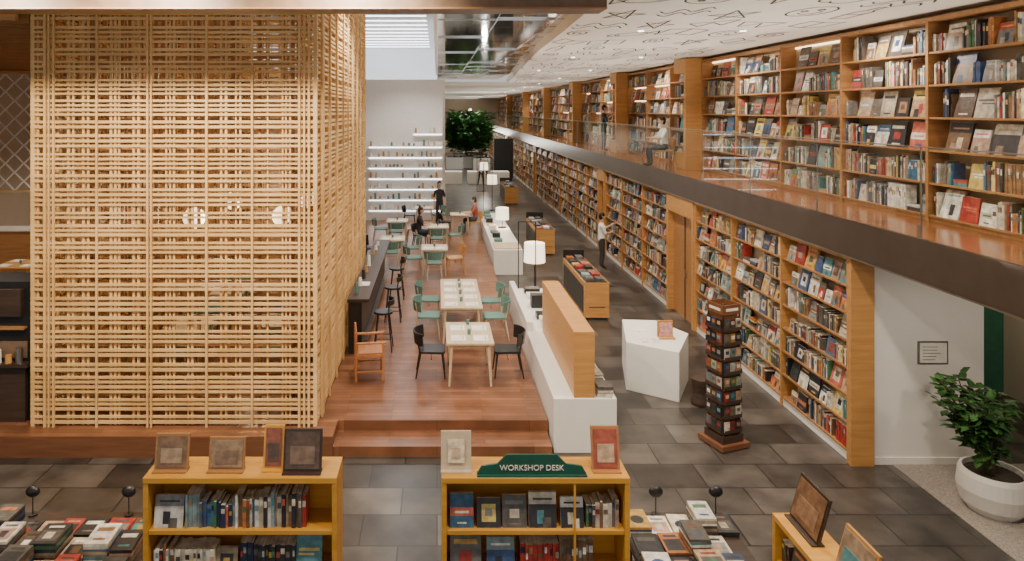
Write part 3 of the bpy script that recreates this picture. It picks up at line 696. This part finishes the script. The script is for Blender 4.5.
# ------------------------------------------------------------------ people
def person(name,loc,rot,shirt,pants,pose=None,hair=0,short=True):
    J={'pel':(0,0,.93,.125),'wai':(0,0,1.08,.115),'che':(0,-.01,1.27,.135),'nb':(0,.01,1.43,.075),'nk':(0,-.005,1.51,.05),'hd':(0,-.015,1.57,.05)}
    for s,k in((1,'L'),(-1,'R')):
        J.update({'hip'+k:(s*.09,0,.86,.092),'kne'+k:(s*.10,-.02,.49,.06),'ank'+k:(s*.11,.02,.10,.042),'toe'+k:(s*.125,-.13,.042,.036),
          'sho'+k:(s*.165,.01,1.39,.062),'elb'+k:(s*.22,.03,1.12,.044),'wri'+k:(s*.23,-.06,.89,.029),'han'+k:(s*.23,-.085,.83,.032)})
    J.update(pose or {})
    for k,v in list(J.items()):
        if len(v)==3:
            base={'pel':.125,'wai':.115,'che':.135,'nb':.075,'nk':.05,'hd':.05,'hip':.092,'kne':.06,'ank':.042,'toe':.036,'sho':.062,'elb':.044,'wri':.029,'han':.032}
            J[k]=tuple(v)+(base[k[:-1] if k[-1] in'LR' else k],)
    E=[('pel','wai','s'),('wai','che','s'),('che','nb','s'),('nb','nk','k'),('nk','hd','k')]
    for k in 'LR': E+=[('pel','hip'+k,'p'),('hip'+k,'kne'+k,'p'),('kne'+k,'ank'+k,'p'),('ank'+k,'toe'+k,'f'),('che','sho'+k,'s'),('sho'+k,'elb'+k,'s'),('elb'+k,'wri'+k,'k' if short else 's'),('wri'+k,'han'+k,'k')]
    keys=list(J); me=bpy.data.meshes.new('sk'); me.from_pydata([J[k][:3] for k in keys],[(keys.index(a),keys.index(b)) for a,b,_ in E],[])
    o=bpy.data.objects.new('sk',me); bpy.context.scene.collection.objects.link(o)
    md=o.modifiers.new('s','SKIN'); md.use_smooth_shade=True
    for i,k in enumerate(keys):
        sv=me.skin_vertices[0].data[i]; r=J[k][3]
        sv.radius=(r,r) if k not in('pel','wai','che') else (r*1.2,r*.9); sv.use_root=(k=='pel')
    sb=o.modifiers.new('b','SUBSURF'); sb.levels=2; sb.render_levels=2
    dg=bpy.context.evaluated_depsgraph_get(); ev=o.evaluated_get(dg); em=ev.to_mesh()
    mb=MB(); mats={'s':shirt,'p':pants,'k':SKIN,'f':SHOE}
    segs=[(Vector(J[a][:3]),Vector(J[b][:3]),J[a][3],J[b][3],t) for a,b,t in E]
    mb.v=[tuple(v.co) for v in em.vertices]
    for p in em.polygons:
        c=p.center; best=1e9;bt='s'
        for a,b,ra,rb,t in segs:
            d=b-a; f=max(0,min(1,(c-a).dot(d)/d.length_squared)); q=(c-(a+d*f)).length-(ra+(rb-ra)*f)
            if q<best: best=q;bt=t
        mb.f.append(tuple(p.vertices)); mb.m.append(mb.mi(mats[bt])); mb.c.append((1,1,1))
    ev.to_mesh_clear(); bpy.data.objects.remove(o)
    h=Vector(J['hd'][:3])+Vector((0,-.01,.085)); 
    mb.ball(tuple(h),(.076,.093,.115),SKIN,n=18)
    mb.ball(tuple(h+Vector((0,.015,.025))),(.086,.098,.108),HAIR,n=18,zmin=-.12); mb.ball(tuple(h+Vector((0,.045,-.01))),(.08,.068,.10 if hair==0 else .19),HAIR,n=14)
    mb.cyl(h+Vector((0,-.085,.005)),h+Vector((0,-.112,-.028)),.007,.014,SKIN,n=8)
    for s in(-1,1):
        mb.ball(tuple(h+Vector((s*.03,-.083,.008))),(.012,.007,.007),PAPER,n=8); mb.ball(tuple(h+Vector((s*.03,-.089,.008))),(.006,.004,.006),HAIR,n=8)
        mb.ball(tuple(h+Vector((s*.078,.005,-.005))),(.012,.02,.03),SKIN,n=8)
        mb.box(h.x+s*.03-.014,h.x+s*.03+.014,h.y-.088,h.y-.08,h.z+.024,h.z+.029,HAIR)
    mb.ball(tuple(h+Vector((0,-.084,-.052))),(.022,.008,.006),LIP,n=8)
    for k,s in(('L',1),('R',-1)):
        w=Vector(J['wri'+k][:3]); a=Vector(J['han'+k][:3]); d=(a-w).normalized(); side=Vector((1,0,0))
        side=(side-d*side.dot(d)).normalized() if abs(d.x)<.9 else Vector((0,1,0)); nrm=d.cross(side)
        for i,(L,off) in enumerate(((.065,-.024),(.075,-.008),(.07,.008),(.055,.024))):
            p=a+side*off+d*.015; q=p+d*L*.55; e=q+(d*.7+nrm*.6*(1 if nrm.y<0 else -1)).normalized()*L*.5
            mb.cyl(p,q,.009,.008,SKIN,n=6); mb.cyl(q,e,.008,.006,SKIN,n=6)
        t0=a-side*.025*s-d*.01; t1=t0-side*.03*s+d*.025; mb.cyl(t0,t1,.011,.009,SKIN,n=6); mb.cyl(t1,t1+d*.028,.009,.007,SKIN,n=6)
    mb.finish(name,loc,rot,smooth=True)
def sit(dz=0):
    P={'pel':(0,.02,.56+dz),'wai':(0,.03,.70+dz),'che':(0,.0,.90+dz),'nb':(0,-.01,1.06+dz),'nk':(0,-.03,1.13+dz),'hd':(0,-.045,1.19+dz)}
    for s,k in((1,'L'),(-1,'R')):
        P.update({'hip'+k:(s*.10,-.02,.54+dz),'kne'+k:(s*.12,-.42,.52),'ank'+k:(s*.12,-.38,.10),'toe'+k:(s*.13,-.53,.042),'sho'+k:(s*.165,0,1.02+dz),'elb'+k:(s*.22,-.12,.80+dz),'wri'+k:(s*.12,-.34,.80),'han'+k:(s*.09,-.40,.81)})
    return P
reach={'shoL':(.17,0,1.40),'elbL':(.22,-.2,1.25),'wriL':(.15,-.38,1.38),'hanL':(.13,-.44,1.41),'elbR':(-.23,-.08,1.14),'wriR':(-.13,-.28,1.18),'hanR':(-.09,-.34,1.2)}
person('browsing_man',(5.18,21.4,0),pi/2,SHW,PNT,reach)
person('seated_customer',(-.60,23.25,.3),pi/2,SHB,PNT,sit(),hair=1); person('seated_customer',(1.45,25.9,.3),-pi/2,SHR,PNT,sit())
walk={'kneL':(.10,-.14,.50),'ankL':(.11,-.16,.10),'toeL':(.12,-.31,.05),'ankR':(-.11,.22,.12),'kneR':(-.1,.06,.5),'toeR':(-.12,.1,.04)}
person('walking_customer',(2.9,45,0),.3,SHW,PNT,walk); person('walking_customer',(3.6,50,0),2.6,SHG,PNT,walk,hair=1); person('standing_waiter',(.1,28,.3),.2,SHB,PNT)
person('reading_man',(6.30,18.9,3.42),-pi/2,SHW,PNT,sit())
person('standing_browser',(6.35,25.9,3.42),pi/2,SHB,PNT,reach)
chair(CH_W,6.30,18.9,3.42,-pi/2)

# ------------------------------------------------------------------ lights
def spot(x,y,z,e,col=(1,.86,.68),ang=130,tgt=None,size=.15,name='downlight'):
    L=bpy.data.lights.new(name,'SPOT'); L.energy=e; L.color=col; L.spot_size=math.radians(ang); L.spot_blend=.6; L.shadow_soft_size=size
    o=bpy.data.objects.new(name,L); o.location=(x,y,z)
    if tgt: o.rotation_euler=(Vector(tgt)-Vector((x,y,z))).to_track_quat('-Z','Y').to_euler()
    bpy.context.scene.collection.objects.link(o)
for y in (5,9,13,17,22,28,35,44,55,68): spot(3.9 if y<30 else 5.3,y,6.3,600 if y<20 else 720,tgt=(5.2,y+.4,0),ang=120)
for y in (12,17,23): spot(.9,y,6.4,500,tgt=(.6,y,0),ang=105)
for y in (13,20,26): spot(-.9,y,7.4,700,col=(1,.95,.88),tgt=(-.9,y,0))
for x in (-5.2,-3.2,-1): spot(x,6.6,6.45,700,col=(1,.84,.62),tgt=(x,10.2,3.4),ang=125,size=.08)
spot(-1.6,4.5,6.4,420,tgt=(-1.6,6.2,0)); spot(1.6,4.5,6.4,420,tgt=(1.6,6.2,0)); spot(-3.8,4.5,6.4,260,tgt=(-3.8,6.2,0))
for y in (6.5,10.5,15,21,28,38,50): spot(6.25,y,6.3,200,tgt=(7.1,y,4.2),ang=140,size=.1)
for y in (7,11,15,20,26,33,42,53,66): spot(5.70,y,3.5,300,col=(1,.90,.77),tgt=(4.6,y,6.4),ang=165,size=.3,name='added_uplight')  # added spots without fixtures along the fascia, to brighten the white ceiling
for y in (16,24,32): spot(1.9,y,4.0,120,tgt=(1.2,y,6.6),ang=160,size=.3,name='added_uplight')  # added mid-air spots aimed up at the mirror panels, no fixture
for (x,y) in ((2.5,48),(2.5,56),(2.8,66),(2.8,75),(-3,60)): 
    spot(x,y,6.2,900,col=(1,.95,.86),tgt=(x,y,0),ang=150); spot(x+1,y+2,2.6,500,col=(1,.95,.86),tgt=(x,y,6.3),ang=160,name='added_uplight')  # upward spot is an added fill for the far ceiling, no fixture
spot(7.3,7.4,2.9,60,tgt=(7.2,8.6,0),ang=150,size=.1); spot(9,10.5,2.9,60,ang=150)
for x,y in((-9,13),(-11,18),(-9.5,25)): spot(x,y,6.2,650,tgt=(x,y,0))
for x,y,z,e in ((-3.9,12.6,3.0,80),(-3.9,15,3.0,80),(-3.9,12.6,5.6,30),(-3.9,15,5.8,30)):
    L=bpy.data.lights.new('pavilion_lamp','POINT'); L.energy=e; L.color=(1,.74,.45); L.shadow_soft_size=.2
    o=bpy.data.objects.new('pavilion_lamp',L); o.location=(x,y,z); bpy.context.scene.collection.objects.link(o)
w=bpy.data.worlds.new('World'); bpy.context.scene.world=w; w.use_nodes=True
w.node_tree.nodes['Background'].inputs['Color'].default_value=(1,.97,.93,1); w.node_tree.nodes['Background'].inputs['Strength'].default_value=.65
# ------------------------------------------------------------------ camera
c=bpy.data.cameras.new('camera'); co=bpy.data.objects.new('camera',c); bpy.context.scene.collection.objects.link(co)
co.location=(0,0,5.0); co.rotation_euler=(pi/2,0,0); c.sensor_width=36; c.lens=680*36/1024; c.shift_x=75/1024; c.shift_y=-170.5/1024; c.clip_end=300
bpy.context.scene.camera=co
